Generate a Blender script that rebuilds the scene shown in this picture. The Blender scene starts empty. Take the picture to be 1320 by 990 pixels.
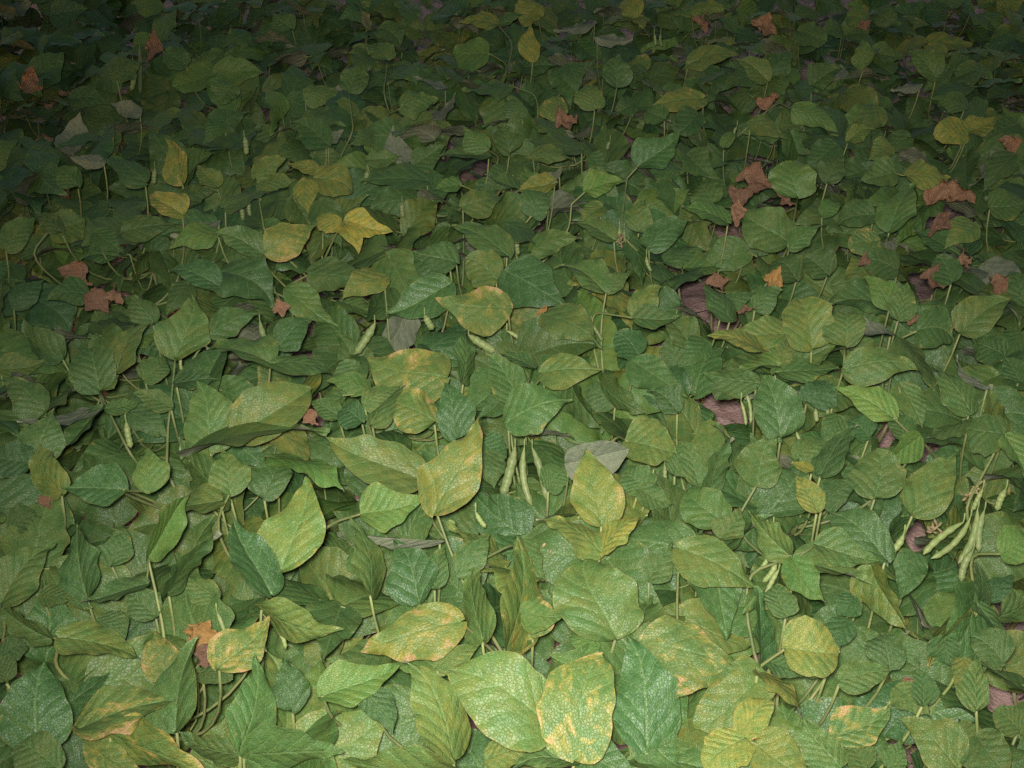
import bpy, math, random
import numpy as np
from mathutils import Vector, Matrix
random.seed(7); rng = np.random.default_rng(7)
scene = bpy.context.scene
R = math.radians

# ------------------------------------------------------------------ camera
CAM = Vector((0.0, 0.0, 1.42)); PITCH = R(35.0); LENS = 38.0
cd = bpy.data.cameras.new('camera'); cd.lens = LENS; cd.sensor_width = 36; cd.clip_start = .02; cd.clip_end = 500
cam = bpy.data.objects.new('camera', cd); scene.collection.objects.link(cam)
cam.location = CAM; cam.rotation_euler = (math.pi/2 - PITCH, 0, 0)
scene.camera = cam

# ------------------------------------------------------------------ night sky, flash on top of the camera
world = bpy.data.worlds.new('World'); scene.world = world; world.use_nodes = True
wn = world.node_tree; wn.nodes.clear()
wo = wn.nodes.new('ShaderNodeOutputWorld'); wb = wn.nodes.new('ShaderNodeBackground'); ws = wn.nodes.new('ShaderNodeTexSky')
ws.sky_type = 'NISHITA'; ws.sun_disc = False; ws.sun_elevation = R(4); ws.sun_rotation = R(200)
wb.inputs['Strength'].default_value = 0.115
wn.links.new(ws.outputs[0], wb.inputs['Color']); wn.links.new(wb.outputs[0], wo.inputs['Surface'])
fl = bpy.data.lights.new('camera_flash', 'SPOT'); fl.energy = 170; fl.shadow_soft_size = 0.022
fl.spot_size = R(80); fl.spot_blend = 1.0; fl.color = (1.0, 0.99, 0.93)
flash = bpy.data.objects.new('camera_flash', fl); scene.collection.objects.link(flash)
flash.location = (-0.018, -0.01, 1.462)
flash.rotation_euler = (Vector((0.10, 1.2, 0.45)) - flash.location).to_track_quat('-Z', 'Y').to_euler()
scene.view_settings.view_transform = 'Standard'; scene.view_settings.look = 'None'
scene.view_settings.exposure = 0.0; scene.view_settings.gamma = 1.0
scene.cycles.use_denoising = False
scene.cycles.max_bounces = 4; scene.cycles.diffuse_bounces = 3; scene.cycles.glossy_bounces = 2

# ------------------------------------------------------------------ pixel <-> world
PW, PH = 1320, 990
FPX = LENS/36*PW
FWD = np.array([0, math.cos(PITCH), -math.sin(PITCH)]); UP = np.array([0, math.sin(PITCH), math.cos(PITCH)]); RT = np.array([1.0, 0, 0])
C0 = np.array(CAM)
def ray(px, py):
    return FWD + RT*((px-PW/2)/FPX) - UP*((py-PH/2)/FPX)
def on_z(px, py, z):
    d = ray(px, py); return C0 + d*((z-C0[2])/d[2])
def on_plane(px, py, P, n):
    d = ray(px, py); return C0 + d*(np.dot(P-C0, n)/np.dot(d, n))
def proj(P):
    v = np.atleast_2d(P)-C0; z = v@FWD
    return PW/2+FPX*(v@RT)/z, PH/2-FPX*(v@UP)/z, z
def nrm(v): return v/np.linalg.norm(v)

# ------------------------------------------------------------------ materials
class NT:
    def __init__(s, name):
        s.m = bpy.data.materials.new(name); s.m.use_nodes = True; s.t = s.m.node_tree; s.t.nodes.clear()
        s.out = s.t.nodes.new('ShaderNodeOutputMaterial'); s.b = s.t.nodes.new('ShaderNodeBsdfPrincipled')
        s.t.links.new(s.b.outputs[0], s.out.inputs['Surface'])
    def put(s, sock, v):
        if isinstance(v, bpy.types.NodeSocket): s.t.links.new(v, sock)
        elif v is not None: sock.default_value = v
    def M(s, op, a, b=None, c=None, clamp=False):
        n = s.t.nodes.new('ShaderNodeMath'); n.operation = op; n.use_clamp = clamp
        for i, v in enumerate((a, b, c)): s.put(n.inputs[i], v)
        return n.outputs[0]
    def step(s, x, a, b):          # smooth 0..1 between a and b
        n = s.t.nodes.new('ShaderNodeMapRange'); n.interpolation_type = 'SMOOTHSTEP'
        s.put(n.inputs['Value'], x); s.put(n.inputs['From Min'], a); s.put(n.inputs['From Max'], b)
        return n.outputs[0]
    def mix(s, f, a, b, mode='MIX'):
        n = s.t.nodes.new('ShaderNodeMix'); n.data_type = 'RGBA'; n.blend_type = mode
        def col(v): return (*v, 1) if isinstance(v, tuple) and len(v) == 3 else v
        s.put(n.inputs[0], f); s.put(n.inputs[6], col(a)); s.put(n.inputs[7], col(b)); return n.outputs[2]
    def noise(s, vec, scale, detail=3, rough=.55, dist=0):
        n = s.t.nodes.new('ShaderNodeTexNoise'); s.put(n.inputs['Vector'], vec)
        n.inputs['Scale'].default_value = scale; n.inputs['Detail'].default_value = detail
        n.inputs['Roughness'].default_value = rough; n.inputs['Distortion'].default_value = dist
        return n.outputs['Fac']
    def vor(s, vec, scale, feat='F1'):
        n = s.t.nodes.new('ShaderNodeTexVoronoi'); n.feature = feat; s.put(n.inputs['Vector'], vec); n.inputs['Scale'].default_value = scale
        return n.outputs['Distance']
    def bump(s, h, strength, dist, normal=None):
        n = s.t.nodes.new('ShaderNodeBump'); n.inputs['Strength'].default_value = strength; n.inputs['Distance'].default_value = dist
        s.put(n.inputs['Height'], h)
        if normal: s.put(n.inputs['Normal'], normal)
        return n.outputs[0]

def leaf_material():
    s = NT('bean_leaf'); t = s.t
    def uv(name):
        n = t.nodes.new('ShaderNodeUVMap'); n.uv_map = name; x = t.nodes.new('ShaderNodeSeparateXYZ'); t.links.new(n.outputs[0], x.inputs[0]); return x.outputs[0], x.outputs[1]
    u, Y = uv('shape'); eu, ev = uv('grid')
    X = s.M('SUBTRACT', s.M('MULTIPLY', u, 2.0), 1.0); ax = s.M('ABSOLUTE', X)
    edge = s.M('ABSOLUTE', s.M('SUBTRACT', s.M('MULTIPLY', eu, 2.0), 1.0))
    oi = t.nodes.new('ShaderNodeObjectInfo'); rnd = oi.outputs['Random']
    sc = t.nodes.new('ShaderNodeSeparateColor'); t.links.new(oi.outputs['Color'], sc.inputs[0])
    YEL, BRN, BRI, BLU = sc.outputs[0], sc.outputs[1], sc.outputs[2], oi.outputs['Alpha']
    cv = t.nodes.new('ShaderNodeCombineXYZ'); s.put(cv.inputs[0], s.M('MULTIPLY', X, .45)); s.put(cv.inputs[1], Y); s.put(cv.inputs[2], s.M('MULTIPLY', rnd, 37.0))
    P = cv.outputs[0]
    wob = s.M('MULTIPLY', s.M('SUBTRACT', s.noise(P, 4.0, 3, .6), .5), .13)
    side = s.M('MULTIPLY', s.M('SIGN', X), .035)
    ph = s.M('SUBTRACT', s.M('ADD', s.M('ADD', Y, wob), side), s.M('SUBTRACT', s.M('MULTIPLY', ax, .46), s.M('MULTIPLY', s.M('MULTIPLY', ax, ax), .10)))
    f = s.M('FRACT', s.M('ADD', s.M('MULTIPLY', s.M('SUBTRACT', ph, s.M('MULTIPLY', s.M('MULTIPLY', ph, ph), .16)), s.M('ADD', 5.0, s.M('MULTIPLY', rnd, 2.4))), 20.0))
    d = s.M('MINIMUM', f, s.M('SUBTRACT', 1.0, f))                       # 0 on a side vein .. .5 between
    vein = s.step(d, .055, .012); midr = s.step(ax, .045, .012)
    veins = s.M('MAXIMUM', s.M('MULTIPLY', vein, s.step(ax, 1.0, .55)), midr)
    tert = s.vor(P, 30, 'DISTANCE_TO_EDGE'); tedge = s.step(tert, .10, .0)
    quilt = s.M('POWER', s.M('MULTIPLY', d, 2.0), .55)
    fine = s.noise(P, 60, 3, .6); mid = s.noise(P, 11, 3, .6, .4)
    h = s.M('ADD', s.M('MULTIPLY', quilt, .62), s.M('MULTIPLY', s.step(ax, .0, .07), .35))
    h = s.M('SUBTRACT', h, s.M('MULTIPLY', tedge, .20)); h = s.M('ADD', h, s.M('MULTIPLY', fine, .30)); h = s.M('ADD', h, s.M('MULTIPLY', mid, 1.2))
    # colours
    green = s.mix(s.step(mid, .3, .72), (.033, .106, .026), (.054, .155, .040))
    green = s.mix(BLU, green, s.mix(s.step(mid, .3, .7), (.038, .108, .022), (.064, .150, .038)))
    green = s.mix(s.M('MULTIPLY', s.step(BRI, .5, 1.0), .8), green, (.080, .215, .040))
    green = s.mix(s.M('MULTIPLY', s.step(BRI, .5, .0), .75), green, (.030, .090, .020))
    yel = s.mix(s.step(s.noise(P, 5, 4, .65), .35, .65), (.40, .31, .045), (.22, .255, .045))
    yfac = s.M('MULTIPLY', YEL, s.M('ADD', .35, s.M('MULTIPLY', s.noise(P, 4, 4, .6, .6), 1.15)), clamp=True)
    yfac = s.M('MULTIPLY', yfac, s.M('SUBTRACT', 1.0, s.M('MULTIPLY', veins, s.M('MULTIPLY', s.M('SUBTRACT', 1.0, YEL, clamp=True), .5))), clamp=True)
    col = s.mix(yfac, green, yel)
    # tan speckle in noise-picked patches, stronger on yellow leaves
    spk = s.M('MULTIPLY', s.step(s.vor(P, 70), .26, .10), s.step(s.noise(P, 6, 2), .45, .62))
    col = s.mix(s.M('MULTIPLY', spk, s.M('ADD', .14, s.M('MULTIPLY', YEL, .35))), col, (.42, .36, .16))
    col = s.mix(s.M('MULTIPLY', veins, .38), col, (.20, .29, .09))
    col = s.mix(s.M('MULTIPLY', tedge, .07), col, (.18, .27, .08))
    # scorched patches between veins and along the margin
    bn = s.M('ADD', s.noise(P, 4.2, 6, .68, .9), s.M('MULTIPLY', s.step(edge, .6, 1.0), .075))
    bn = s.M('ADD', bn, s.M('MULTIPLY', s.step(Y, .75, 1.0), .06)); bn = s.M('SUBTRACT', bn, s.M('MULTIPLY', veins, .05))
    th = s.M('SUBTRACT', .78, s.M('MULTIPLY', BRN, .28))
    brn = s.M('MULTIPLY', s.step(bn, th, s.M('ADD', th, .07)), .85); halo = s.step(bn, s.M('SUBTRACT', th, .10), th)
    col = s.mix(s.M('MULTIPLY', halo, .6), col, (.33, .27, .05))
    burn = s.mix(s.step(fine, .35, .65), (.40, .20, .085), (.52, .36, .18))
    col = s.mix(brn, col, burn)
    # thin pale / ochre margin
    col = s.mix(s.M('MULTIPLY', s.step(edge, .955, .995), s.M('ADD', .12, s.M('MULTIPLY', YEL, .4))), col, (.33, .21, .07))
    under = s.mix(s.step(mid, .3, .7), (.185, .215, .130), (.26, .27, .175))
    under = s.mix(s.M('MULTIPLY', veins, .6), under, (.33, .34, .20)); under = s.mix(brn, under, (.38, .20, .10))
    geo = t.nodes.new('ShaderNodeNewGeometry'); back = geo.outputs['Backfacing']
    col = s.mix(back, col, under)
    col = s.mix(1.0, col, s.mix(rnd, (.78, .80, .80), (1.12, 1.08, 1.05)), 'MULTIPLY')
    s.put(s.b.inputs['Base Color'], col)
    ro = s.M('ADD', s.M('ADD', .36, s.M('MULTIPLY', fine, .22)), s.M('ADD', s.M('MULTIPLY', brn, .3), s.M('MULTIPLY', back, .35)))
    s.put(s.b.inputs['Roughness'], ro)
    s.put(s.b.inputs['Specular IOR Level'], s.M('SUBTRACT', s.M('ADD', .47, s.M('MULTIPLY', BLU, .2)), s.M('MULTIPLY', back, .35)))
    s.put(s.b.inputs['Normal'], s.bump(h, 1.0, .0016))
    return s.m

def simple_mat(name, c1, c2, scale, bd, rough=.6, c3=None, spec=.3):
    s = NT(name); tc = s.t.nodes.new('ShaderNodeTexCoord'); g = tc.outputs['Object']
    n1 = s.noise(g, scale, 5, .62); n2 = s.noise(g, scale*6, 4, .6)
    col = s.mix(s.step(n1, .32, .68), c1, c2)
    if c3: col = s.mix(s.step(n2, .52, .68), col, c3)
    oi = s.t.nodes.new('ShaderNodeObjectInfo'); col = s.mix(1.0, col, s.mix(oi.outputs['Random'], (.75, .75, .78), (1.15, 1.12, 1.05)), 'MULTIPLY')
    s.put(s.b.inputs['Base Color'], col); s.b.inputs['Roughness'].default_value = rough; s.b.inputs['Specular IOR Level'].default_value = spec
    s.put(s.b.inputs['Normal'], s.bump(s.M('ADD', n1, s.M('MULTIPLY', n2, .6)), .9, bd))
    return s.m

def soil_mat():
    s = NT('soil'); tc = s.t.nodes.new('ShaderNodeTexCoord'); g = tc.outputs['Object']
    big = s.noise(g, 5, 6, .6); mid = s.noise(g, 28, 5, .6); fine = s.noise(g, 160, 4, .65)
    col = s.mix(s.step(big, .35, .65), (.44, .26, .23), (.58, .37, .335)); col = s.mix(s.step(mid, .45, .7), col, (.68, .46, .42)); col = s.mix(s.step(fine, .58, .7), col, (.19, .10, .085))
    vd = s.t.nodes.new('ShaderNodeVectorMath'); vd.operation = 'MULTIPLY_ADD'; s.put(vd.inputs[0], mid); vd.inputs[1].default_value = (.08, .05, 0); s.put(vd.inputs[2], g)
    cr = s.vor(vd.outputs[0], 9, 'DISTANCE_TO_EDGE'); crack = s.step(cr, .012, .0)
    straw = s.step(s.noise(g, 45, 1, .5, 2.5), .64, .68)
    col = s.mix(s.M('MULTIPLY', straw, .6), col, (.50, .36, .24))
    col = s.mix(s.M('MULTIPLY', crack, s.step(mid, .45, .6)), col, (.12, .06, .05))
    s.put(s.b.inputs['Base Color'], col); s.b.inputs['Roughness'].default_value = .95; s.b.inputs['Specular IOR Level'].default_value = .15
    h = s.M('ADD', s.M('MULTIPLY', mid, 1.0), s.M('MULTIPLY', fine, .45)); h = s.M('SUBTRACT', h, s.M('MULTIPLY', crack, .5))
    s.put(s.b.inputs['Normal'], s.bump(h, 1.0, .012)); return s.m

M_LEAF = leaf_material()
M_STALK = simple_mat('stalk', (.16, .22, .07), (.27, .30, .11), 30, .0006, .45, (.30, .24, .12))
M_STEM = simple_mat('stem', (.16, .17, .075), (.27, .24, .13), 22, .001, .6, (.20, .14, .09))
M_POD = simple_mat('pod', (.19, .27, .085), (.29, .34, .13), 40, .0006, .42, (.36, .33, .17))
M_DRY = simple_mat('withered_leaf', (.36, .17, .095), (.66, .38, .225), 38, .006, .85, (.66, .50, .36))
M_TWIG = simple_mat('dry_flower_stalk', (.24, .18, .09), (.36, .30, .15), 60, .0005, .7, (.45, .22, .13))
M_DRYG = simple_mat('orange_withered_leaf', (.40, .20, .06), (.50, .33, .12), 34, .002, .75, (.45, .17, .05))
M_SOIL = soil_mat()

# ------------------------------------------------------------------ ground
def add(name, me, mat=None, parent=None, mtx=None):
    o = bpy.data.objects.new(name, me); scene.collection.objects.link(o)
    if me is not None and mat is not None and not me.materials: me.materials.append(mat)
    if parent: o.parent = parent
    if mtx is not None: o.matrix_basis = mtx
    return o
def mesh(name, V, F, smooth=True):
    me = bpy.data.meshes.new(name); me.from_pydata([tuple(v) for v in V], [], F); me.update()
    if smooth: me.polygons.foreach_set('use_smooth', [True]*len(me.polygons))
    return me
def ground():
    xs = np.concatenate([[-150, -40, -12, -5], np.linspace(-2.6, 2.6, 131), [5, 12, 40, 150]])
    ys = np.concatenate([[-150, -40, -10, -3], np.linspace(-.4, 5.2, 141), [8, 20, 60, 150]])
    V = []
    for y in ys:
        for x in xs:
            z = 0.018*math.sin(y*16.5+.6*math.sin(x*2)) + .012*math.sin(x*7.1+y*3.3) + .008*math.sin(x*23+y*17)*math.sin(y*29-x*11) if abs(x) < 3 and -1 < y < 6 else 0
            V.append((x, y, z))
    nx = len(xs); F = [(j*nx+i, j*nx+i+1, (j+1)*nx+i+1, (j+1)*nx+i) for j in range(len(ys)-1) for i in range(nx-1)]
    g = add('ground', mesh('ground', V, F), M_SOIL); g['kind'] = 'structure'; g['label'] = 'reddish dry soil showing between the bean plants'
ground()

# ------------------------------------------------------------------ leaflet shapes (unit length along +Y, base at origin, chord base-tip stays on the Y axis)
PV = [0, .015, .05, .11, .20, .31, .43, .55, .66, .76, .85, .92, .97, 1]
SH = {'ovate':  [0, .26, .52, .78, .96, 1, .94, .81, .63, .44, .26, .13, .055, 0],
      'rhomb':  [0, .18, .40, .66, .92, 1, .88, .70, .51, .35, .21, .11, .05, 0],
      'round':  [0, .30, .58, .80, .94, 1, 1.0, .95, .85, .71, .53, .36, .20, 0]}
def leaflet_grid(shape, seed, nu=18, nv=30, arch=.1, fold=.25, twist=.0, asym=0.0, wave=.02, tipcurl=.0):
    r = random.Random(seed); ph = [r.uniform(0, 6.28) for _ in range(8)]
    us = np.linspace(-1, 1, nu+1); vs = np.linspace(0, 1, nv+1)**1.25
    vs = .5*vs + .5*(1-np.cos(vs*math.pi))/2
    P = np.zeros((nv+1, nu+1, 3)); S = np.zeros((nv+1, nu+1, 2)); G = np.zeros((nv+1, nu+1, 2))
    for j, v in enumerate(vs):
        w = float(np.interp(v, PV, SH[shape]))
        w *= 1 + .035*math.sin(v*9+ph[0]) + .02*math.sin(v*23+ph[1])
        for i, u in enumerate(us):
            au = abs(u); sgn = 1 if u > 0 else -1
            ww = w*(1+asym*sgn*(1-v*.6)) * (1+.03*math.sin(v*17+ph[2]+sgn))
            X = u*ww                       # -1..1 of half width
            Y = v - .10*au**1.5*math.exp(-(v/.16)**2)*(1.0)*(.6+.4*w) + .02*au*math.sin(v*14+ph[3]+sgn*2)
            # relief: shallow quilting between the side veins, groove on the midrib
            phs = (v - .46*abs(X) + .10*X*X + sgn*.035)*6.6
            q = abs(math.sin(math.pi*phs))**.7
            z = .0035*q*(1-math.exp(-(abs(X)/.12)**2))*(1-.5*au)
            z += arch*4*v*(1-v)*.9 
            z += fold*abs(X)*.5*(1-.25*abs(X)) * (1 if fold > 0 else 1)
            z += twist*X*(v-.4)
            z += wave*math.sin(v*8.5+ph[4]+sgn*1.3)*au**2 + wave*.6*math.sin(v*21+ph[5]-sgn)*au**3
            z += .018*math.sin(v*5+ph[6])*math.sin(X*3+ph[7]) - .10*arch*X*X*2
            P[j, i] = (X*.5 + tipcurl*4*v*(1-v)*(.4+v), Y, z); S[j, i] = ((X+1)/2, Y); G[j, i] = ((u+1)/2, v)
    return P, S, G
def grid_mesh(name, P, S, G, mat):
    nv, nu = P.shape[0]-1, P.shape[1]-1
    F = [(j*(nu+1)+i, j*(nu+1)+i+1, (j+1)*(nu+1)+i+1, (j+1)*(nu+1)+i) for j in range(nv) for i in range(nu)]
    me = mesh(name, P.reshape(-1, 3), F)
    idx = np.zeros(len(me.loops), dtype=np.int32); me.loops.foreach_get('vertex_index', idx)
    for nm, A in (('shape', S), ('grid', G)):
        l = me.uv_layers.new(name=nm); l.data.foreach_set('uv', A.reshape(-1, 2)[idx].astype(np.float32).ravel())
    me.materials.append(mat); return me
VAR = []
for k in range(40):
    shp = ['ovate', 'rhomb', 'ovate', 'rhomb', 'round', 'rhomb'][k % 6] if k < 34 else 'round'
    r = random.Random(100+k)
    P, S, G = leaflet_grid(shp, k, nu=20, nv=34, arch=r.uniform(.02, .20), fold=r.uniform(-.22, .46), twist=r.uniform(-.26, .26), asym=r.uniform(-.2, .2), wave=r.uniform(.015, .06), tipcurl=r.uniform(-.16, .16))
    VAR.append((grid_mesh('leaflet', P, S, G, M_LEAF), P, shp))
ROUND = [k for k in range(40) if VAR[k][2] == 'round']; POINTY = [k for k in range(40) if VAR[k][2] != 'round']
DRY = []
for k in range(6):
    P, S, G = leaflet_grid('ovate', 60+k, nu=18, nv=26, arch=.15, fold=.5, twist=.4, wave=.12)
    r = np.random.default_rng(k); a = r.uniform(0, 6.28, 12); fr = r.uniform(6, 16, 12)
    kr = r.uniform(2.2, 5.0)*(1 if k % 2 else -1)
    for j in range(P.shape[0]):
        for i in range(P.shape[1]):
            x, y, z = P[j, i]
            th = kr*(.6+.5*math.sin(y*3+a[5])); Rr = 1/max(1.2, abs(th))
            xx = Rr*math.sin(x*abs(th)*1.7) + .05*math.sin(y*9+a[4]); zz = Rr*(1-math.cos(x*th*1.7))*.8
            c = .07*math.sin(x*13+a[0]+3*math.sin(y*6+a[1])) + .06*math.sin(y*17+a[2]+x*9) + .045*math.sin(x*31+y*26+a[3]) + .03*math.sin(x*52-y*17+a[9]) + .16*math.sin(y*5+a[7])
            P[j, i] = (xx*1.05 + .04*math.sin(y*21+a[6]), y + .04*math.sin(x*14+a[8]), zz + c)
    DRY.append((grid_mesh('withered_leaf', P, S, G, M_DRY), P))

def tube(pts, radii, name, sides=7):
    pts = [np.array(p, float) for p in pts]; V = []; F = []; n = len(pts); prev = np.array([0.3, 1, .2])
    for k, p in enumerate(pts):
        t = nrm(pts[min(k+1, n-1)] - pts[max(k-1, 0)] + 1e-9); s = nrm(np.cross(t, prev)); b = np.cross(s, t)
        prev = b
        for q in range(sides):
            a = 2*math.pi*q/sides; V.append(p + radii[k]*(math.cos(a)*s + math.sin(a)*b))
    for k in range(n-1):
        for q in range(sides): F.append((k*sides+q, k*sides+(q+1) % sides, (k+1)*sides+(q+1) % sides, (k+1)*sides+q))
    F.append(tuple(range(sides))[::-1]); F.append(tuple((n-1)*sides+q for q in range(sides)))
    return V, F
def bez(p0, p1, p2, n):
    return [(1-t)**2*p0 + 2*t*(1-t)*p1 + t*t*p2 for t in np.linspace(0, 1, n)]

# ------------------------------------------------------------------ coverage buffer that keeps the loose fill from hiding the leaves in front
CS = 5; ZW, ZH = PW//CS, PH//CS
zbuf = np.full((ZH, ZW), 1e9); cover = np.zeros((ZH, ZW), bool); hole = np.zeros((ZH, ZW), bool)
def cells(P):
    x, y, z = proj(P); i = np.floor(x/CS).astype(int); j = np.floor(y/CS).astype(int)
    ok = (i >= 0) & (i < ZW) & (j >= 0) & (j < ZH) & (z > .1); return i[ok], j[ok], z[ok]
def dense(P, M3):
    Q = P
    for _ in range(2):
        nv, nu = Q.shape[:2]; B = np.zeros((2*nv-1, 2*nu-1, 3)); B[::2, ::2] = Q; B[1::2, ::2] = (Q[1:]+Q[:-1])/2
        B[:, 1::2] = (B[:, 2::2]+B[:, :-2:2])/2; Q = B
        if True: break
    Q = Q.reshape(-1, 3); return Q@M3[:3, :3].T + M3[:3, 3]
def splat(P):
    i, j, z = cells(P); np.minimum.at(zbuf, (j, i), z); cover[j, i] = True

TILE = lambda t, x, y: (int(t[0])*440 + x/3, int(t[1])*330 + y/3)
HOLES = {'21': [[(0,110),(70,90),(120,180),(185,240),(165,310),(60,215)], [(880,85),(950,75),(985,120),(935,185)], [(85,572),(150,518),(232,578),(240,650),(195,640)],
                [(740,670),(830,665),(800,712)], [(915,750),(970,742),(925,800)]],
         '22': [[(1200,785),(1240,690),(1308,685),(1265,790)], [(1285,560),(1318,535),(1318,640),(1290,610)], [(1260,415),(1298,415),(1275,495)], [(890,65),(928,60),(908,140),(872,138)],
                [(340,282),(382,282),(378,312),(342,312)], [(820,890),(870,960),(860,985),(825,920)]],
         '10': [[(500,640),(545,628),(560,645)], [(432,672),(508,668),(480,700)]], '20': [[(110,893),(190,892),(175,925)], [(842,942),(905,942),(900,968)], [(1000,820),(1060,815),(1010,880),(965,920)]],
         '02': [[(775,800),(805,782),(812,825),(785,828)]], '01': [[(1195,600),(1255,640),(1255,665),(1200,640)]], '00': [[(1215,280),(1250,290),(1230,300)]]}
def in_poly(x, y, poly):
    c = False; n = len(poly)
    for k in range(n):
        (x1, y1), (x2, y2) = poly[k], poly[(k+1) % n]
        if (y1 > y) != (y2 > y) and x < (x2-x1)*(y-y1)/(y2-y1)+x1: c = not c
    return c
for t, polys in HOLES.items():
    for p in polys:
        q = [TILE(t, *a) for a in p]; xs = [a[0] for a in q]; ys = [a[1] for a in q]
        for j in range(int(min(ys)//CS), int(max(ys)//CS)+1):
            for i in range(int(min(xs)//CS), int(max(xs)//CS)+1):
                if 0 <= i < ZW and 0 <= j < ZH and in_poly((i+.5)*CS, (j+.5)*CS, q): hole[j, i] = True

# ------------------------------------------------------------------ plants
plants = []       # dict: base xy, leaves, pods ...
rows = []
y = .52; rid = 0
while y < 3.95:
    hw = .473*(.82*y+.556) + .34; n = max(3, int(round(2*hw/.40))); rows.append([])
    for i in range(n):
        px = -hw + (i+.5)*2*hw/n + random.uniform(-.06, .06); py = y + random.uniform(-.05, .05)
        pl = dict(p=np.array([px, py, 0.0]), row=rid, i=i, leaves=[], pods=[], dry=[], feat=set()); plants.append(pl); rows[-1].append(pl)
    y += .36; rid += 1
def nearest(P, slack=0.0):
    return min(plants, key=lambda q: math.hypot(q['p'][0]-P[0], q['p'][1]-.04-P[1]) + .004*len(q['leaves']) + slack*random.random())

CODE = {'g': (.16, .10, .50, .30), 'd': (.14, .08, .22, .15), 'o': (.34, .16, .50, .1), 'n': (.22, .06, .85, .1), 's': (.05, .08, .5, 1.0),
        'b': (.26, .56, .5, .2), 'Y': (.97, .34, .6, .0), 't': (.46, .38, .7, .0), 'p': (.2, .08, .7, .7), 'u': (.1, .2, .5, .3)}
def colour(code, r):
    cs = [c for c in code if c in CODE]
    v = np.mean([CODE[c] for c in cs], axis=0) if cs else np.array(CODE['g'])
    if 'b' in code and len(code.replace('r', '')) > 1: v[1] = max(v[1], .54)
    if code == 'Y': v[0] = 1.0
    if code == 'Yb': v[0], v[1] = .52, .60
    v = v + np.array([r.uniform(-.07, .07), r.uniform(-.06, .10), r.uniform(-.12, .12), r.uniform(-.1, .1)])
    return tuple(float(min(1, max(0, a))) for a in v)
ZB, DZ = .405, .013
def frame(base, tip, width, n, thick=None):
    y = tip-base; L = np.linalg.norm(y); yh = y/L; xh = nrm(np.cross(yh, n)); zh = np.cross(xh, yh)
    Mx = np.eye(4); Mx[:3, 0] = xh*width; Mx[:3, 1] = yh*L; Mx[:3, 2] = zh*(thick or (L+width)/2); Mx[:3, 3] = base; return Mx
def px_width(Mx, hw=.5, v=.33):
    a = Mx[:3, :3]@np.array([hw, v, 0])+Mx[:3, 3]; b = Mx[:3, :3]@np.array([-hw, v, 0])+Mx[:3, 3]
    x, yy, z = proj(np.array([a, b])); t0 = Mx[:3, 3]; t1 = Mx[:3, :3]@np.array([0, 1, 0])+t0; tx, ty, _ = proj(np.array([t0, t1]))
    d = np.array([tx[1]-tx[0], ty[1]-ty[0]]); d /= np.linalg.norm(d)+1e-9
    return abs((x[0]-x[1])*-d[1] + (yy[0]-yy[1])*d[0])
def traced_leaflet(bx, by, tx, ty, wpx, z, code, r, basez=None):
    B = on_z(bx, by, z); toc = nrm(C0-B)
    n = nrm(np.array([0, 0, 1])*.62 + toc*.60 + np.array([r.uniform(-.26, .26), r.uniform(-.26, .14), 0]))
    lpx = math.hypot(tx-bx, ty-by)
    # keep lengths plausible: tilt the plane about the base if the leaflet would come out too long or short
    best = None
    for k in np.linspace(0, 1.3, 14):
        nn = nrm(np.array([0, 0, 1])*.62*(1-k*.5) + toc*(.60+k) + (n-nrm(np.array([0, 0, 1])*.62+toc*.6))*.8)
        T = on_plane(tx, ty, B, nn); L = np.linalg.norm(T-B)
        want = min(max(lpx*np.linalg.norm(B-C0)/FPX*1.08, .035), .145)
        e = abs(math.log(L/want)) + .12*k
        if best is None or e < best[0]: best = (e, nn, T, L)
    _, n, T, L = best
    W = .08
    Mx = frame(B, T, W, n); W *= wpx/max(1e-6, px_width(Mx)); W0 = W
    asp = W/L
    if asp < .55:                       # a leaflet seen edge on: real width, rolled about its midrib
        Wt = L*.66; yh = nrm(T-B); sg = r.choice([-1, 1]); ok = None
        for s_ in (sg, -sg):
            for a in np.linspace(0, 1.45, 30):
                K = Matrix.Rotation(s_*a, 3, Vector(yh)); nn = np.array(K@Vector(n))
                if nn[2] < -.1: break
                pw = px_width(frame(B, T, Wt, nn))
                if pw <= wpx: ok = (nn, Wt); break
            if ok: break
        if ok: n, W = ok
    elif asp > 1.15: W = L*1.15 if 'r' not in code else min(W, L*1.4)
    if 'u' in code: n = -n
    Mx = frame(B, T, W, n, thick=min((L+W)/2, .10))
    var = r.choice(ROUND if ('r' in code or asp > .92) else POINTY)
    return Mx, var, code
r = random.Random(5)
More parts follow.
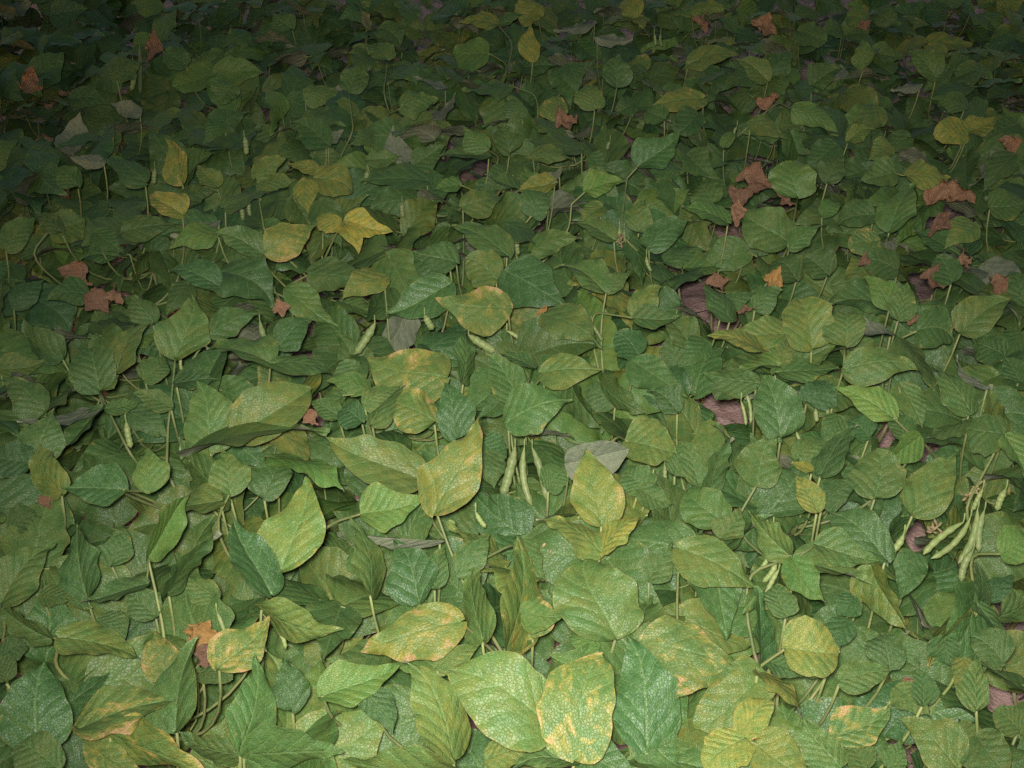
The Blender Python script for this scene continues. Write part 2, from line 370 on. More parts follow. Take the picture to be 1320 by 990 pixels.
TR = """01 4|678,392 662,560 650,660 645,790|678,392 740,150 215 g
01 3|820,300 765,370|820,300 1010,222 125 g
01 3|455,440 390,500|455,440 592,260 115 o
01 4|1070,365 1045,420 1040,485|1080,350 1215,250 135 d;1045,415 795,350 100 d;1060,415 1330,480 80 g
01 3|930,690 840,750|930,690 1205,515 210 or
01 2||810,750 760,485 225 g
01 4||730,775 1270,680 85 d
01 4|890,915 855,985|890,915 860,745 175 g
01 5|580,910 485,908|580,908 560,742 150 n
01 4|478,903 500,910|478,903 238,900 180 s
01 3||130,785 205,600 200 s
01 4||235,915 150,725 140 o
01 4|388,520 405,570 490,740|385,520 340,358 190 d;398,590 215,770 75 d;400,510 460,462 55 n;412,592 545,560 70 g;385,575 60,640 45 u
01 3||660,585 500,530 90 g
01 3||680,490 850,480 80 d
01 2||345,150 180,170 120 d
01 2||50,190 170,90 110 s
01 2|845,110 850,60|845,115 650,60 110 s;855,60 1060,205 200 s
01 3|1200,70 1130,105|1200,70 1420,120 140 d
01 2||1110,130 1310,270 130 g
01 2||240,390 90,240 120 s
01 2||0,440 180,400 110 o
01 2||170,600 0,480 150 s
01 3||120,800 -30,760 150 s
01 2||1020,930 1080,790 160 s
01 3||1060,780 1330,905 100 n
01 2||890,930 690,700 150 s
01 1||490,600 655,705 120 s
01 3||850,945 600,1000 90 o
01 1||590,255 500,150 120 d
01 1||730,110 640,230 110 d
01 1||1310,620 1200,560 90 g
01 1||560,480 640,400 110 g
02 6|1085,225 1050,310 1035,330|1085,225 1180,-140 260 tg;1045,320 900,15 195 s
02 5|570,172 600,300 625,420|570,172 735,-75 140 n;572,280 310,345 95 g
02 3||5,350 215,125 170 d
02 3||158,320 295,340 100 d
02 4||650,310 850,75 85 d
02 5||1008,365 1325,455 150 o
02 5|232,480 225,520 215,570|235,485 560,580 150 o;197,490 -10,360 110 g
02 4||145,900 175,575 300 s
02 5|310,832 345,865|310,832 735,715 180 b
02 4||420,860 800,1010 190 b
02 5||680,840 772,468 175 g
02 3||845,600 1040,400 200 bg
02 5||925,915 990,555 210 g
02 3||1130,765 1100,560 160 s
02 4|1245,710 1270,770|1245,710 1545,590 180 n
02 4||940,940 1330,930 190 g
02 6||955,1030 1072,883 120 Yg
02 3||922,935 690,850 120 d
02 2||340,345 300,50 160 s
02 2||430,200 480,60 140 s
02 1||600,400 480,300 140 s
02 2||840,330 700,220 110 g
02 1||380,420 480,500 130 s
02 3||0,560 110,520 150 s
02 2||20,650 -20,560 120 s
02 3||220,990 60,900 200 d
02 3||340,890 560,1000 170 b
02 2||660,640 600,460 170 b
02 1||780,620 900,650 120 d
02 2||40,60 160,10 110 d
12 7|815,830 860,900 905,955|815,830 420,610 320 gor;905,940 1010,550 300 br
12 6|455,425 500,460 545,500|455,425 68,540 235 Yb
12 5||430,945 240,575 225 o
12 4||545,490 505,185 125 g
12 4||640,525 680,95 165 b
12 5||700,390 860,400 125 n
12 5||700,105 795,270 110 d
12 5||1060,480 940,180 310 gor
12 6||1165,505 1560,600 260 gob
12 5||1190,640 1540,610 220 bg
12 3||1180,900 1100,475 260 s
12 5|85,5 0,30|85,5 320,-60 190 n
12 5||380,105 52,80 48 u
12 4||110,310 40,20 135 g
12 3||300,345 200,105 215 s
12 6|455,232 630,140|455,235 575,80 130 g
12 6|1003,155 1005,90 1005,35|1000,155 752,35 110 o;1006,150 1185,15 105 Yo
12 3||1190,260 1280,120 130 g
12 5||440,990 -10,950 190 g
12 4||900,965 650,1010 120 g
12 3||930,930 1180,1040 220 s
12 3||1150,800 1300,980 200 g
12 2||360,290 400,130 110 g
12 3||370,600 540,500 110 o
12 3||100,700 200,860 130 s
12 3||1240,470 1110,620 150 g
12 2||560,960 760,900 140 o
12 4||990,520 870,470 90 n
12 2||740,480 700,300 160 b
11 7|365,985 410,1110 455,1225|365,985 532,632 235 Yb
11 5||645,640 895,560 215 g
11 4||400,470 92,390 245 b
11 4||470,485 480,285 85 d
11 3||440,700 400,488 150 s
11 4||645,530 525,628 120 g
11 6|690,565 785,460 745,380 712,300|690,565 545,368 150 d;745,432 610,370 65 d
11 6||790,228 1005,360 170 o
11 6||778,450 1020,440 150 o
11 4||645,200 365,160 200 b
11 4||420,110 165,225 180 s
11 3||165,80 5,170 120 Yo
11 4||640,60 880,200 230 s
11 4|1025,135 1012,210|1020,140 825,40 120 g;1027,135 1120,60 80 g
11 4|1135,240 1000,220|1135,240 1240,115 120 o;1138,240 1315,230 100 d
11 3||1130,410 1340,545 150 g
11 4||1000,480 1180,612 110 d
11 4||890,490 1010,682 100 d
11 5||880,800 1112,745 160 ur
11 7|1005,1029 1003,1145|1005,1029 945,740 200 t
11 5|1105,715 1075,700|1105,715 1292,760 180 or
11 3||360,640 125,560 170 b
11 5||305,865 -60,700 200 o
11 4||90,570 230,500 120 g
11 3||120,650 245,495 80 d
11 4|5,540 120,515|100,520 -60,480 100 n
11 2||550,720 640,780 130 s
11 2||70,420 10,560 130 s
11 2||80,640 -10,600 130 s
11 3||1290,840 1310,720 100 g
11 3||1190,900 1100,820 140 g
11 2||1060,560 950,500 120 s
11 2||1150,380 1060,300 140 s
11 2||1300,600 1180,520 120 s
11 3||600,90 480,10 150 o
11 3||420,40 280,0 130 s
11 2||560,760 590,900 120 g
11 2||800,900 880,830 120 g
11 3||1150,900 1290,960 110 g
21 6|815,625 880,690 915,710|815,625 588,505 130 n
21 5|835,505 860,590 875,620|845,500 930,672 125 g
21 6||912,700 785,832 115 n
21 5|628,350 622,440 580,570|630,435 912,440 150 g;628,342 622,212 225 d
21 4||500,355 440,165 205 o
21 4||410,300 165,315 125 o
21 5|320,375 360,410|320,375 95,308 70 Yo;365,410 400,325 95 o;370,425 195,458 55 n
21 4||360,450 605,430 110 d
21 4||285,490 80,450 120 d
21 4||380,695 300,455 200 s
21 6|905,290 830,325|905,288 1045,320 215 dr
21 6||805,300 588,215 80 u
21 5||800,200 700,80 120 n
21 5||835,240 870,98 115 g
21 5||1110,640 918,712 60 g
21 6|1240,695 1190,790 1110,940|1240,690 1098,660 190 pr;1246,700 1340,890 125 p
21 4||1240,700 1190,495 110 o
21 4||1075,290 1275,165 160 o
21 5||1180,505 1058,388 40 u
21 4||1110,600 968,415 115 d
21 5||835,330 975,520 85 d
21 5|290,880 225,990|290,880 375,690 195 d
21 4||110,900 195,700 105 g
21 5||520,985 440,845 105 Yg
21 4||500,830 410,800 45 Yo
21 3||745,928 750,745 210 g
21 4||895,985 1060,755 185 o
21 3||535,840 670,650 110 s
21 4||150,1030 20,900 170 n
21 3||60,880 0,700 110 g
21 4||155,197 282,140 85 g
21 4||182,245 65,90 75 d
21 2||430,780 600,730 110 d
21 3||540,960 680,880 120 d
21 2||230,480 130,560 130 d
21 2||90,330 -20,430 120 d
21 3||480,560 560,480 140 s
21 2||280,200 390,130 110 s
21 2||440,90 350,20 120 d
21 3||560,70 470,0 130 d
21 3||830,50 700,20 130 d
21 3||1040,100 980,0 120 d
21 2||1240,380 1130,330 120 d
21 2||1310,300 1230,420 120 d
21 2||1300,480 1240,380 110 d
21 3||1320,180 1260,60 120 d
21 2||600,620 540,740 110 g
21 2||720,700 640,640 120 s
21 2||860,700 800,620 100 g
22 6|520,125 425,175 300,218|520,125 758,185 150 g;420,175 255,-5 115 g;425,180 555,350 150 n
22 4||785,180 575,5 180 sr
22 5||440,195 745,285 105 g
22 4||730,210 870,470 140 o
22 5||900,165 840,340 135 ss
22 4||1130,300 930,592 220 s
22 7|400,527 330,575 262,625|400,527 605,545 250 Yg
22 3||800,600 780,470 150 s
22 5||610,650 815,610 130 g
22 4||590,870 810,740 190 bg
22 5||310,625 45,840 230 or
22 6|225,865 285,895|225,862 345,722 135 tr;285,897 480,1010 200 tr
22 6||290,620 465,815 75 Yo
22 7||235,875 90,1000 180 tr
22 5||605,985 465,790 165 g
22 4||1060,990 840,800 210 o
22 6|1135,765 1140,860|1135,765 1150,555 140 g
22 5||1090,570 1050,680 105 Yg
22 5||1140,868 1260,1010 200 d
22 5|1235,162 1145,162|1235,160 1370,120 160 n
22 4||1220,405 1370,290 110 d
22 5||1145,370 1130,185 60 g
22 5||1140,360 1255,545 60 g
22 4||1120,370 945,605 70 ob
22 5||-10,140 295,300 210 o
22 4||150,100 220,-20 130 o
22 4||290,620 290,285 80 s
22 3||560,610 420,520 130 g
22 3||340,580 470,640 90 g
22 3||640,420 560,560 130 s
22 3||400,400 360,280 120 s
22 3||1240,580 1110,480 150 s
22 3||830,680 960,790 120 g
22 3||700,990 640,890 120 d
22 3||790,990 850,880 120 s
22 2||1180,330 1280,240 110 s
22 3||1010,480 1050,600 120 s
22 4||930,740 900,600 110 d
22 3||1300,840 1200,770 120 g
22 3||1060,840 1180,900 120 o
22 2||660,330 600,400 120 s
22 4||430,980 380,880 120 g
10 4|605,95 650,150|605,95 455,85 75 Yg;612,92 705,55 50 g
10 4|565,205 620,235|565,205 432,205 125 n
10 4|180,235 165,340|180,232 140,165 110 g
10 4|28,350 45,490|28,350 60,255 115 g
10 4|230,418 185,440|230,418 378,385 110 g
10 5|1150,640 1105,690 1080,880|1150,640 1305,515 150 s
10 5|945,740 890,790 885,850|945,740 1098,700 105 n
10 5||825,710 668,742 85 Yo
10 6||842,655 665,745 40 u
10 4|735,835 700,880|735,835 790,748 180 g
10 4||1055,925 885,865 85 p
10 4||1150,892 1170,765 110 g
10 4||640,985 425,868 130 g
10 5||640,870 835,985 75 d
10 4||740,970 930,920 110 tg
10 3||330,700 72,700 110 d
10 4|460,715 520,740|460,715 350,735 65 n
10 3||570,605 380,605 60 g
10 4|560,575 600,600|560,575 475,490 110 g
10 6|15,855 0,870|15,860 198,893 115 Y;10,862 65,987 105 Y;-10,870 -92,840 80 Y
10 3||402,342 275,295 28 u
10 4|650,330 730,358|650,330 465,345 65 g
10 4||990,145 1128,148 50 u
10 4||980,85 820,120 42 u
10 4||740,230 735,90 90 Yo
10 4||1400,380 1185,440 110 Yb
10 3||1065,332 1070,205 130 s
10 3||700,457 650,385 85 s
10 3||960,605 1045,665 80 g
10 3||1190,952 1345,850 120 s
10 4||445,1015 275,975 130 s
10 3||760,20 700,100 110 Yo
10 3||100,620 230,600 80 g
10 3||860,400 760,440 90 b
10 3||980,420 960,330 120 o
10 3||1130,400 1060,430 100 d
10 3||930,580 720,540 90 d
10 3||740,600 900,620 80 o
10 3||280,640 400,560 110 d
10 3||650,590 600,480 110 d
10 3||120,520 30,560 80 d
10 3||880,250 900,370 110 d
10 3||150,110 230,180 90 d
10 2||1250,460 1180,420 90 d
10 3||470,800 620,760 120 o
10 3||1010,800 930,870 80 o
00 6|1035,972 1010,990|1035,970 1222,868 160 Yb
00 4||1220,690 1365,745 130 Yo
00 4||1180,695 1200,842 100 Yo
00 4||1000,722 1142,700 80 o
00 5|988,690 1020,880|990,690 1120,605 95 o
00 4||1235,662 1110,632 60 Yo
00 5||705,705 645,535 110 Yb
00 5||705,830 578,745 110 Yb
00 4|495,880 455,910|480,895 690,865 110 d
00 4||845,855 660,915 60 u
00 4||870,802 1065,735 55 d
00 3||1020,982 825,900 115 s
00 4||840,900 655,960 115 n
00 3|200,880 140,955|195,885 330,850 140 o
00 3||20,960 140,840 120 g
00 3||560,705 385,620 95 d
00 3||400,628 262,600 65 u
00 3||540,440 420,400 70 u
00 4||1080,368 1050,525 85 n
00 3||1180,370 1320,350 90 g
00 3||1270,560 1120,470 130 d
00 3||620,155 697,32 80 g
00 3||900,330 850,400 110 g
00 3||840,720 760,640 90 o
00 3||1260,540 1330,500 60 u
00 3||860,470 780,560 80 d
00 3||450,300 560,240 110 d
00 3||240,900 120,820 80 d
00 3||1240,780 1320,960 130 d
00 3||370,900 480,980 110 d
00 3||300,720 200,640 100 d
00 3||700,780 840,740 90 d
00 3||720,250 640,190 90 d
00 3||960,130 860,190 90 d
00 3||1130,110 1060,50 90 d
20 4|430,428 378,400|430,425 602,512 95 n
20 5|445,762 410,970|445,762 430,618 180 pr
20 4|410,940 405,960|405,935 240,820 180 g;420,960 542,870 95 g
20 4||175,862 -5,800 80 n
20 5|820,668 870,680|820,665 685,700 115 g;870,680 1035,690 115 Yg
20 4||1095,512 1218,455 95 Yo
20 4||1100,525 968,520 110 Yo
20 4||922,325 803,350 42 u
20 4||800,890 900,710 130 g
20 4||265,470 405,540 85 o
20 4||20,250 225,220 95 o
20 4||330,310 190,230 100 o
20 3||100,160 210,170 30 Yo
20 3||1190,590 1110,720 60 u
20 3||1280,600 1160,740 120 d
20 3||640,545 740,500 70 o
20 3||160,570 190,510 50 pr
20 3||540,830 610,790 70 n
20 3||980,300 860,200 110 d
20 3||700,260 690,150 90 g
20 3||1090,420 960,380 90 d
20 3||1300,480 1220,520 110 d
20 3||560,700 620,600 120 d
20 3||760,420 660,520 110 o
20 3||590,560 480,640 120 d
20 3||740,830 600,870 110 g
20 3||800,560 720,620 90 o
20 3||500,330 620,260 110 d
20 3||450,120 560,160 100 d
20 3||20,600 140,690 120 d
20 3||60,440 -30,520 110 d
20 3||1130,870 1010,960 130 o
20 3||1190,800 1330,780 120 d
20 3||760,930 640,960 110 bg
20 3||40,40 180,40 70 o
20 3||640,60 720,100 90 o
"""
for line in TR.strip().splitlines():
    head, pet, lfs = line.split('|'); t, lay = head.split(); z = ZB + DZ*int(lay)
    items = []
    for q in lfs.split(';'):
        a = q.split(); bx, by = map(float, a[0].split(',')); tx, ty = map(float, a[1].split(','))
        bx, by = TILE(t, bx, by); tx, ty = TILE(t, tx, ty)
        items.append(traced_leaflet(bx, by, tx, ty, float(a[2])/3, z + r.uniform(-.003, .003), a[3], r))
    J = items[0][0][:3, 3].copy(); path = [J]
    if pet:
        pp = [TILE(t, *map(float, c.split(','))) for c in pet.split()]
        zz = z
        for k, (x, y_) in enumerate(pp):
            if k: zz = zz - .028
            P = on_z(x, y_, zz if k else z)
            if k == 0: J = P; path = [P]
            else: path.append(P)
    else:
        J = J + np.array([0, 0, -.006]); path = [J]
    pl = nearest(path[-1]); leaf = dict(J=J, path=path, items=items, traced=True); pl['leaves'].append(leaf)
    if any('Y' in i[2] for i in items): pl['feat'].add('yellow')
    for Mx, var, code in items: splat(dense(VAR[var][1], Mx))
    if len(path) > 1:
        q = np.concatenate([np.linspace(path[k], path[k+1], 24) for k in range(len(path)-1)]); splat(q)

# pods and withered leaves that show in the photograph: tile, start, end, width
PODS = """11 672,740 622,930 40;11 708,742 738,968 28;11 738,742 792,942 30;11 130,258 52,380 36;11 492,305 597,370 40;11 322,228 355,285 28;11 1205,860 1215,940 22;11 1250,805 1250,905 18
22 1085,40 930,165 24;22 1112,22 960,180 22;22 1140,-10 1065,200 26;22 1166,-5 1146,155 24;22 1122,150 1078,270 26;22 855,85 780,172 26;22 362,190 310,270 22;22 372,222 322,322 20;22 345,140 300,225 18
21 515,590 520,642 18;21 552,570 556,632 16;21 725,640 700,720 28;21 240,520 262,648 14;21 225,560 245,655 12;21 1250,900 1215,985 24;21 1160,900 1120,985 18;21 440,680 465,725 14
01 1005,250 1062,378 24;01 488,640 507,742 24;01 700,392 703,442 12;00 515,240 506,352 18;00 540,180 541,362 16;00 945,528 952,598 20;00 600,650 596,712 18;00 930,800 935,855 18;00 965,780 968,835 16
10 100,660 90,712 20;10 236,782 240,842 20;10 686,915 686,985 20;10 1040,545 1030,580 14;10 1210,130 1215,175 10;10 1235,130 1240,180 10;20 210,490 200,525 10;10 1075,880 1060,940 14;10 1095,885 1100,940 12
12 520,0 560,60 20;12 700,905 800,915 20;02 1020,400 1080,440 16;02 1065,440 1105,530 16;02 840,390 870,470 14;11 1180,0 1200,60 14;11 965,260 1010,330 16;11 640,290 700,330 16""".replace('\n', ';')
pod_list = []
for q in PODS.split(';'):
    t, a, b, w = q.split(); a = TILE(t, *map(float, a.split(','))); b = TILE(t, *map(float, b.split(',')))
    z = ZB + DZ*2.2; A = on_z(*a, z); n = nrm(np.array([0, -.75, .7])*1.0); B = on_plane(*b, A, n); rr = min(.0062, float(w)/3*np.linalg.norm(A-C0)/FPX/2*.85)
    L = np.linalg.norm(B-A); side = nrm(np.cross(B-A, n))*L*r.uniform(-.22, .22)
    pod_list.append((A, (A+B)/2+side, B, max(.0024, rr)))
    splat(np.array(bez(A, (A+B)/2+side, B, 40))); splat(np.array(bez(A, (A+B)/2+side, B, 40))+np.array([rr*.6, 0, 0]))
    nearest(A)['pods'].append(pod_list[-1])
DRYS = """01 255,50 358,125 70 s;01 355,145 422,228 62 s;01 418,140 478,185 55 s;01 145,592 196,578 28 s;01 545,392 587,375 26 s;01 160,960 202,932 38 s;01 560,225 650,205 22 s;01 1060,215 1120,190 45 s
02 732,450 838,520 95 o;02 790,515 800,605 66 s;02 425,52 502,15 34 s;02 140,110 200,40 26 s;12 250,215 268,298 34 s;12 1105,190 1190,200 26 s
20 225,690 395,715 62 s;20 200,770 300,730 60 s;20 205,868 220,770 48 s;20 368,745 440,800 36 s;20 945,735 1070,762 95 s;20 1030,745 1135,785 60 s;20 305,410 372,368 40 s;20 268,92 372,122 55 s;20 58,62 92,132 46 s;20 255,520 275,485 26 s;20 1235,540 1295,625 40 s;20 930,452 1000,462 24 s;20 690,85 710,115 36 s;20 800,75 815,105 28 s;20 1180,300 1240,335 30 o;20 955,905 1040,815 46 s;20 770,595 850,580 20 s
21 320,85 388,112 70 o;21 930,75 1035,112 62 s;21 1202,82 1248,172 52 s;21 872,240 912,250 44 s;21 1062,22 1125,12 54 s;21 690,15 722,38 40 s;21 188,205 272,200 44 s;21 100,112 190,88 52 s;21 583,576 620,580 22 s;21 748,300 792,335 30 s;21 205,380 240,384 22 s;21 1040,270 1085,270 36 s
00 568,180 625,185 72 s;00 270,345 312,425 46 s;00 92,320 165,335 62 s;00 868,618 925,605 30 s;00 78,632 155,628 30 s;00 810,70 880,60 40 s;00 1080,215 1105,190 22 s;00 150,740 165,775 24 s
10 835,480 918,450 62 s;10 795,435 850,418 46 s;10 318,895 372,862 40 s;10 80,408 118,400 18 s;10 350,860 420,835 44 s;10 655,30 700,35 36 s;10 930,640 950,700 26 s;10 555,600 570,650 26 s
11 765,215 795,235 38 o;11 870,510 890,640 34 s;11 820,800 880,815 20 s;11 1150,80 1200,95 30 s;22 640,830 700,850 18 s;22 860,640 880,690 34 s;22 20,340 50,345 24 s;01 1180,600 1230,660 40 s""".replace('\n', ';')
TWIGS = '''12 345,300 250,215;12 720,110 830,180;21 1160,870 1100,930;22 1000,40 960,80;21 485,290 492,370;10 1060,890 1085,950;20 175,555 195,520'''
twig_n = 0
for q in TWIGS.split(';'):
    t, a, b = q.split(); a = TILE(t, *map(float, a.split(','))); b = TILE(t, *map(float, b.split(',')))
    z = ZB + DZ*2.5; A = on_z(*a, z); n = nrm(np.array([0, -.7, .75])); B = on_plane(*b, A, n); side = nrm(np.cross(B-A, n))*np.linalg.norm(B-A)*r.uniform(-.15, .15)
    pts = bez(A, (A+B)/2+side, B, 18); nearest(A).setdefault('twigs', []).append(pts); splat(np.array(pts))
dry_list = []
for q in DRYS.split(';'):
    t, a, b, w, c = q.split()
    if float(w) < 34 or (float(w) < 50 and c == 's' and t in ('00', '10', '02', '11')): continue
    a = TILE(t, *map(float, a.split(','))); b = TILE(t, *map(float, b.split(',')))
    z = ZB + DZ*3.2; A = on_z(*a, z); n = nrm(np.array([r.uniform(-.2, .2), -.75, .8])); B = on_plane(*b, A, n)
    Mx = frame(A, B, .03, n); Mx = frame(A, B, .03*float(w)/3*1.25/px_width(Mx), n); k = r.randrange(6)
    pl = nearest(A); pl['dry'].append((Mx, k, c)); splat(dense(DRY[k][1], Mx)); pl['feat'].add('dry')

# ------------------------------------------------------------------ loose fill: the rest of every plant
def fill_leaf(J, heading, size, r, tilt=.50):
    items = []; h = np.array([math.cos(heading), math.sin(heading), 0.0]); s = np.array([-h[1], h[0], 0.0])
    lean = np.array([r.gauss(0, .22), r.gauss(0, .22)-.12, 0.0])
    base_code = r.choices(['g', 'd', 's', 'o', 'n', 'Yo', 'b'], [34, 26, 20, 10, 6, 1.5, 3])[0]
    for k, ang in enumerate((0, 1.75, -1.75)):
        if k and r.random() < .08: continue
        a = ang + r.gauss(0, .22); d = h*math.cos(a)+s*math.sin(a); off = h*(.030 if k == 0 else .006)*size/.1
        L = size*r.uniform(.85, 1.1)*(1.05 if k == 0 else .95); W = L*r.uniform(.66, .88)
        n = nrm(np.array([0, 0, 1.0]) + lean + np.array([r.gauss(0, tilt), r.gauss(0, tilt)-.15, 0]))
        if r.random() < .015 and J[1] > 1.3: n = -n
        yv = nrm(d - np.dot(d, n)*n + np.array([0, 0, -abs(r.gauss(0, .15))])*(1 if n[2] > 0 else 0))
        B = J + off; T = B + yv*L
        Mx = frame(B, T, W, n); items.append((Mx, r.choice(POINTY if r.random() < .88 else ROUND), base_code))
    return items
SUB = {k: VAR[k][1][::3, ::3] for k in range(40)}
def violates(items, path=None):
    for Mx, var, _ in items:
        Q = SUB[var].reshape(-1, 3)@Mx[:3, :3].T + Mx[:3, 3]; i, j, z = cells(Q)
        if not len(i): continue
        zz = zbuf[j, i]; bad = ((zz < 1e8) & (z < zz-.002)).sum()
        if hole[j, i].any() or bad > max(2, .02*len(i)): return True
    return False
def shift(items, d):
    out = []
    for Mx, v, c in items:
        M2 = Mx.copy(); M2[:3, 3] += d; out.append((M2, v, c))
    return out
fz = zbuf.copy()
cov = cover.copy()
def commit(pl, J, items):
    pl['leaves'].append(dict(J=J, path=[J], items=items, traced=False))
    for Mx, var, _ in items:
        i, j, z = cells(dense(VAR[var][1], Mx)); cov[j, i] = True
for pl in plants:
    n = 12 + r.randrange(4)
    for _ in range(n):
        a = r.uniform(0, 6.28); rad = .24*math.sqrt(r.random()); J = pl['p'] + np.array([rad*math.cos(a), rad*math.sin(a), r.uniform(.24, .43)])
        items = fill_leaf(J, a + r.gauss(0, .9), r.uniform(.095, .142), r)
        for tr in range(13):
            if not violates(items): commit(pl, J, items); break
            J = J + np.array([0, 0, -.022]); items = shift(items, np.array([0, 0, -.022]))
            if J[2] < .08: break
# close what is still open between them
full = lambda pl: sum(len(l['items'])+1 for l in pl['leaves'])
nadd = 0
for it in range(7000):
    js, is_ = np.where(~cov & ~hole)
    if len(js) < 60: break
    k = r.randrange(len(js)); px, py = (is_[k]+.5)*CS, (js[k]+.5)*CS
    z = r.uniform(.20, .41) if it < 2600 else r.uniform(.10, .36); P = on_z(px, py, z)
    a = r.uniform(0, 6.28); J = P - np.array([math.cos(a), math.sin(a), 0])*.06
    items = fill_leaf(J, a, r.uniform(.08, .12) if it < 2600 else r.uniform(.05, .08), r)
    if it > 2600: items = items[:1]
    if violates(items): continue
    pl = nearest(J)
    if len(pl['leaves']) > 60: continue
    commit(pl, J, items); nadd += 1
print('added', nadd, 'open cells', int((~cov & ~hole).sum()), 'hole', int(hole.sum()))

# ------------------------------------------------------------------ build
NSTALK = 7
def stalk_mesh(path, node, rad, origin):
    pts = [np.array(p) for p in path]
    out = []
    for k in range(len(pts)-1): out += [pts[k]*(1-t)+pts[k+1]*t for t in np.linspace(0, 1, 5)[:-1]]
    last = pts[-1]
    if len(pts) > 1: ctrl = last + nrm(pts[-1]-pts[-2])*.05
    else: ctrl = np.array([last[0]*.9+node[0]*.1, last[1]*.9+node[1]*.1, max(.03, last[2]-.15)])
    out += bez(last, ctrl, node, 8)
    m = len(out); rr = [rad*(.85+.5*k/m) for k in range(m)]
    return [p-origin for p in out], rr
def pod_mesh(A, C, B, rad, origin):
    pts = bez(A, C, B, 30); ts = np.linspace(0, 1, 30)
    rr = [rad*min(1, .22+3.2*t)*(1-max(0, (t-.86)/.14)**1.5*.88)*(1+.24*abs(math.sin(t*16))) for t in ts]
    st = [A + np.array([0, .003, .014]), A + np.array([0, 0, .006])]
    return tube([p-origin for p in st+pts], [.0011, .0012]+rr, 'pod', 9)
ORD = ['first', 'second', 'third', 'fourth', 'fifth', 'sixth', 'seventh', 'eighth', 'ninth', 'tenth', 'eleventh', 'twelfth']
vis_rows = []
def visible(pl):
    Q = np.array([it[0][:3, 3] for l in pl['leaves'] for it in l['items']])
    if len(Q) == 0: return False
    x, y, z = proj(Q); return ((x > -25) & (x < PW+25) & (y > -25) & (y < PH+25) & (z > 0)).sum() >= 3
plants_v = [p for p in plants if visible(p)]
rowsv = {}
for p in plants_v: rowsv.setdefault(p['row'], []).append(p)
for k, key in enumerate(sorted(rowsv)):
    L = sorted(rowsv[key], key=lambda p: p['p'][0]); nr = len(rowsv)
    rown = 'nearest row' if k == 0 else 'farthest dim row' if k == nr-1 else f'{ORD[k]} row back'
    for i, p in enumerate(L):
        pos = 'leftmost' if i == 0 else 'rightmost' if i == len(L)-1 else f'{ORD[i]} from left'
        f = 'with yellowing leaves' if 'yellow' in p['feat'] else 'with withered leaves' if 'dry' in p['feat'] else 'with pods' if p['pods'] else 'dense'
        f = {'dense': 'dense green bean plant'}.get(f, 'green bean plant ' + f)
        p['label'] = f'{f}, {pos} in the {rown}'
NOTABLE = [((650, 890), 'bean plant at bottom centre with two broad round pale-green leaflets side by side'),
 ((580, 600), 'bean plant with an upright yellow brown-edged leaf left of the three hanging pods'),
 ((765, 620), 'bean plant with a speckled yellow-green leaf in front of a round grey leaf underside'),
 ((682, 600), 'bean plant with three pale pods hanging side by side at the centre'),
 ((385, 680), 'bean plant with one large speckled rounded leaf in the left foreground'),
 ((470, 285), 'bean plant with two pointed yellow leaflets, rightmost of the far left yellow cluster'),
 ((375, 295), 'bean plant with broad yellow leaf edged brown in the far left yellow cluster'),
 ((975, 250), 'bean plant with a clump of salmon withered leaves at upper right'),
 ((1215, 245), 'bean plant with reddish crumpled withered leaves near the upper right edge'),
 ((995, 362), 'bean plant with a small curled orange-yellow withered leaf right of centre'),
 ((112, 360), 'bean plant with salmon withered leaves near the left edge, half way up'),
 ((262, 830), 'bean plant with an orange withered leaf at lower left'),
 ((530, 810), 'bean plant with yellow leaf pointing left, beside the broad round pale-green leaflets'),
 ((1250, 690), 'bean plant with a bundle of slender green pods near the lower right edge'),
 ((1045, 830), 'bean plant whose leaf has a yellow triangular patch, lower right'),
 ((1000, 970), 'bean plant with round tan-yellow leaflets at the bottom edge right of centre'),
 ((868, 125), 'bean plant with a tan-speckled yellow leaf in the dim far part, right of centre'),
 ((245, 425), 'bean plant with an upright pointed leaf on a long stalk, left of centre'),
 ((1120, 400), 'bean plant with a curled grey leaf underside, right middle'),
 ((205, 255), 'bean plant with small orange-yellow leaf left of the far yellow cluster')]
taken = set()
for (ax_, ay_), lab in NOTABLE:
    best = None
    for p in plants_v:
        pts = [(it[0][:3, 3] + it[0][:3, 1]*.45) for l in p['leaves'] if l['traced'] for it in l['items']] + [m[0][:3, 3] for m in p['dry']] + [q[1] for q in p['pods']]
        for P_ in pts:
            x, y_, _ = proj(P_); d_ = math.hypot(x[0]-ax_, y_[0]-ay_)
            if best is None or d_ < best[0]: best = (d_, p)
    if best and id(best[1]) not in taken and best[0] < 45: best[1]['label'] = lab; taken.add(id(best[1]))
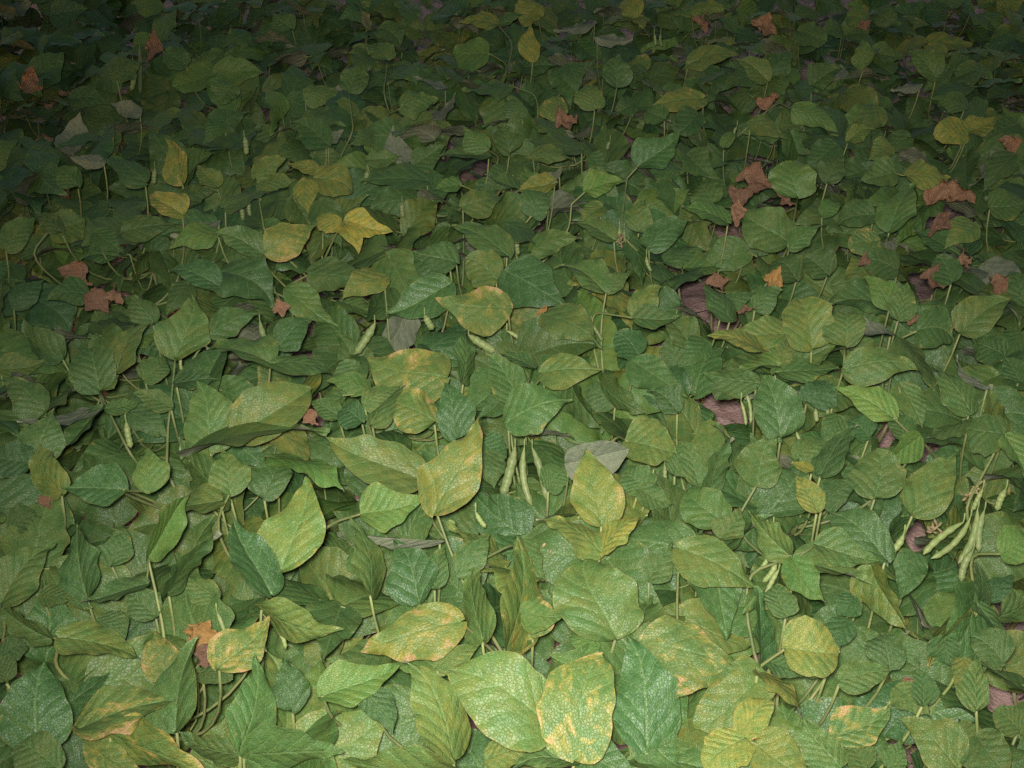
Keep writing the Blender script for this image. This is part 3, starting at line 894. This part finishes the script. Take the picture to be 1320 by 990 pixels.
for p in plants_v:
    org = p['p']; root = add('bean_plant', None); root.location = org; root.empty_display_size = .1
    root['label'] = p['label']; root['category'] = 'bean plant'; root['group'] = 'bean plants growing in the field'
    # main stem with a couple of branches
    V, F = [], []; top = np.array([random.uniform(-.03, .03), random.uniform(-.03, .03), .31])
    segs = [bez(np.array([0, 0, -.02]), np.array([.02, -.015, .15]), top, 9)]
    for q in range(3):
        a = q*2.1+random.random(); segs.append(bez(top*(.25+.15*q), top*(.5)+np.array([math.cos(a)*.07, math.sin(a)*.07, 0]), np.array([math.cos(a)*.11, math.sin(a)*.11, .24+.03*q]), 7))
    for sg in segs:
        v, f = tube(sg, [.0045-.0025*k/len(sg) for k in range(len(sg))], 'stem'); o = len(V); V += v; F += [tuple(i+o for i in ff) for ff in f]
    add('stem', mesh('stem', V, F), M_STEM, root)
    ends = [org+s[-1] for s in segs] + [org+s[len(s)//2] for s in segs]
    for lf in p['leaves']:
        J = lf['J']; end = lf['path'][-1]
        node = min(ends, key=lambda e: np.linalg.norm(e-end) + (1 if e[2] > end[2]-.02 else 0))
        if node[2] > end[2]-.01: node = org + np.array([0, 0, max(.02, end[2]-.1)])
        hv = node - end; hd = math.hypot(hv[0], hv[1])
        if hd > .17: node = np.array([end[0]+hv[0]*.12/hd, end[1]+hv[1]*.12/hd, max(.03, end[2]-.2)])
        pts, rr = stalk_mesh(lf['path'], node, .0014 if not lf['traced'] else .0019, J)
        if len(lf['path']) == 1:                   # keep loose stalks from crossing open soil or showing in front
            i, j, z = cells(np.array(pts)+J)
            if hole[j, i].any(): pts = [pts[0], pts[0]+np.array([0, 0, -.01])]; rr = rr[:2]
        V, F = tube(pts, rr, 'leaf', 6)
        for Mx, var, code in lf['items'][0:]:      # short stalklets to each leaflet base
            b = Mx[:3, 3]-J
            if np.linalg.norm(b) > .008 and np.linalg.norm(b) < .12:
                v, f = tube([np.zeros(3), b*.5+np.array([0, 0, -.002]), b+Mx[:3, 1]*.03], [.0014, .0012, .001], 's', 5); o = len(V); V += v; F += [tuple(i+o for i in ff) for ff in f]
        lo = add('leaf', mesh('leaf_stalk', V, F), M_STALK, root, Matrix.Translation(Vector(J-org)))
        if any('Y' in it[2] for it in lf['items']): lo['label'] = 'yellowing leaf'
        elif any('b' in it[2] for it in lf['items']): lo['label'] = 'leaf with scorched brown patches'
        for Mx, var, code in lf['items']:
            M2 = Mx.copy(); M2[:3, 3] -= J
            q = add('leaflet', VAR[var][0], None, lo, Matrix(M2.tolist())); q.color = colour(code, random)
    for A, C, B, rad in p['pods']:
        v, f = pod_mesh(A, C, B, rad, A); add('pod', mesh('pod', v, f), M_POD, root, Matrix.Translation(Vector(A-org)))
    for pts in p.get('twigs', []):
        A = pts[0]; V, F = tube([q-A for q in pts], [.0016-.0008*k/18 for k in range(18)], 'tw', 6)
        for k in range(6, 18, 1):
            c0 = pts[k]-A; dv = nrm(np.array([random.gauss(0, 1), random.gauss(0, 1), random.gauss(.3, 1)])); e = c0 + dv*random.uniform(.004, .009)
            v, f = tube([c0, c0*.5+e*.5, e, e+dv*.003], [.0007, random.uniform(.0012, .0022), random.uniform(.0016, .0028), .0006], 'bud', 6); o = len(V); V += v; F += [tuple(i+o for i in ff) for ff in f]
        add('flower_stalk', mesh('flower_stalk', V, F), M_TWIG, root, Matrix.Translation(Vector(A-org)))
    for Mx, k, c in p['dry']:
        M2 = Mx.copy(); M2[:3, 3] -= org; q = add('withered_leaf', DRY[k][0], None, root, Matrix(M2.tolist()))
        if c == 'o':
            q.material_slots[0].link = 'OBJECT'; q.material_slots[0].material = M_DRYG; q['label'] = 'curled orange-yellow withered leaf'
print('plants', len(plants_v), 'objects', len(scene.objects))
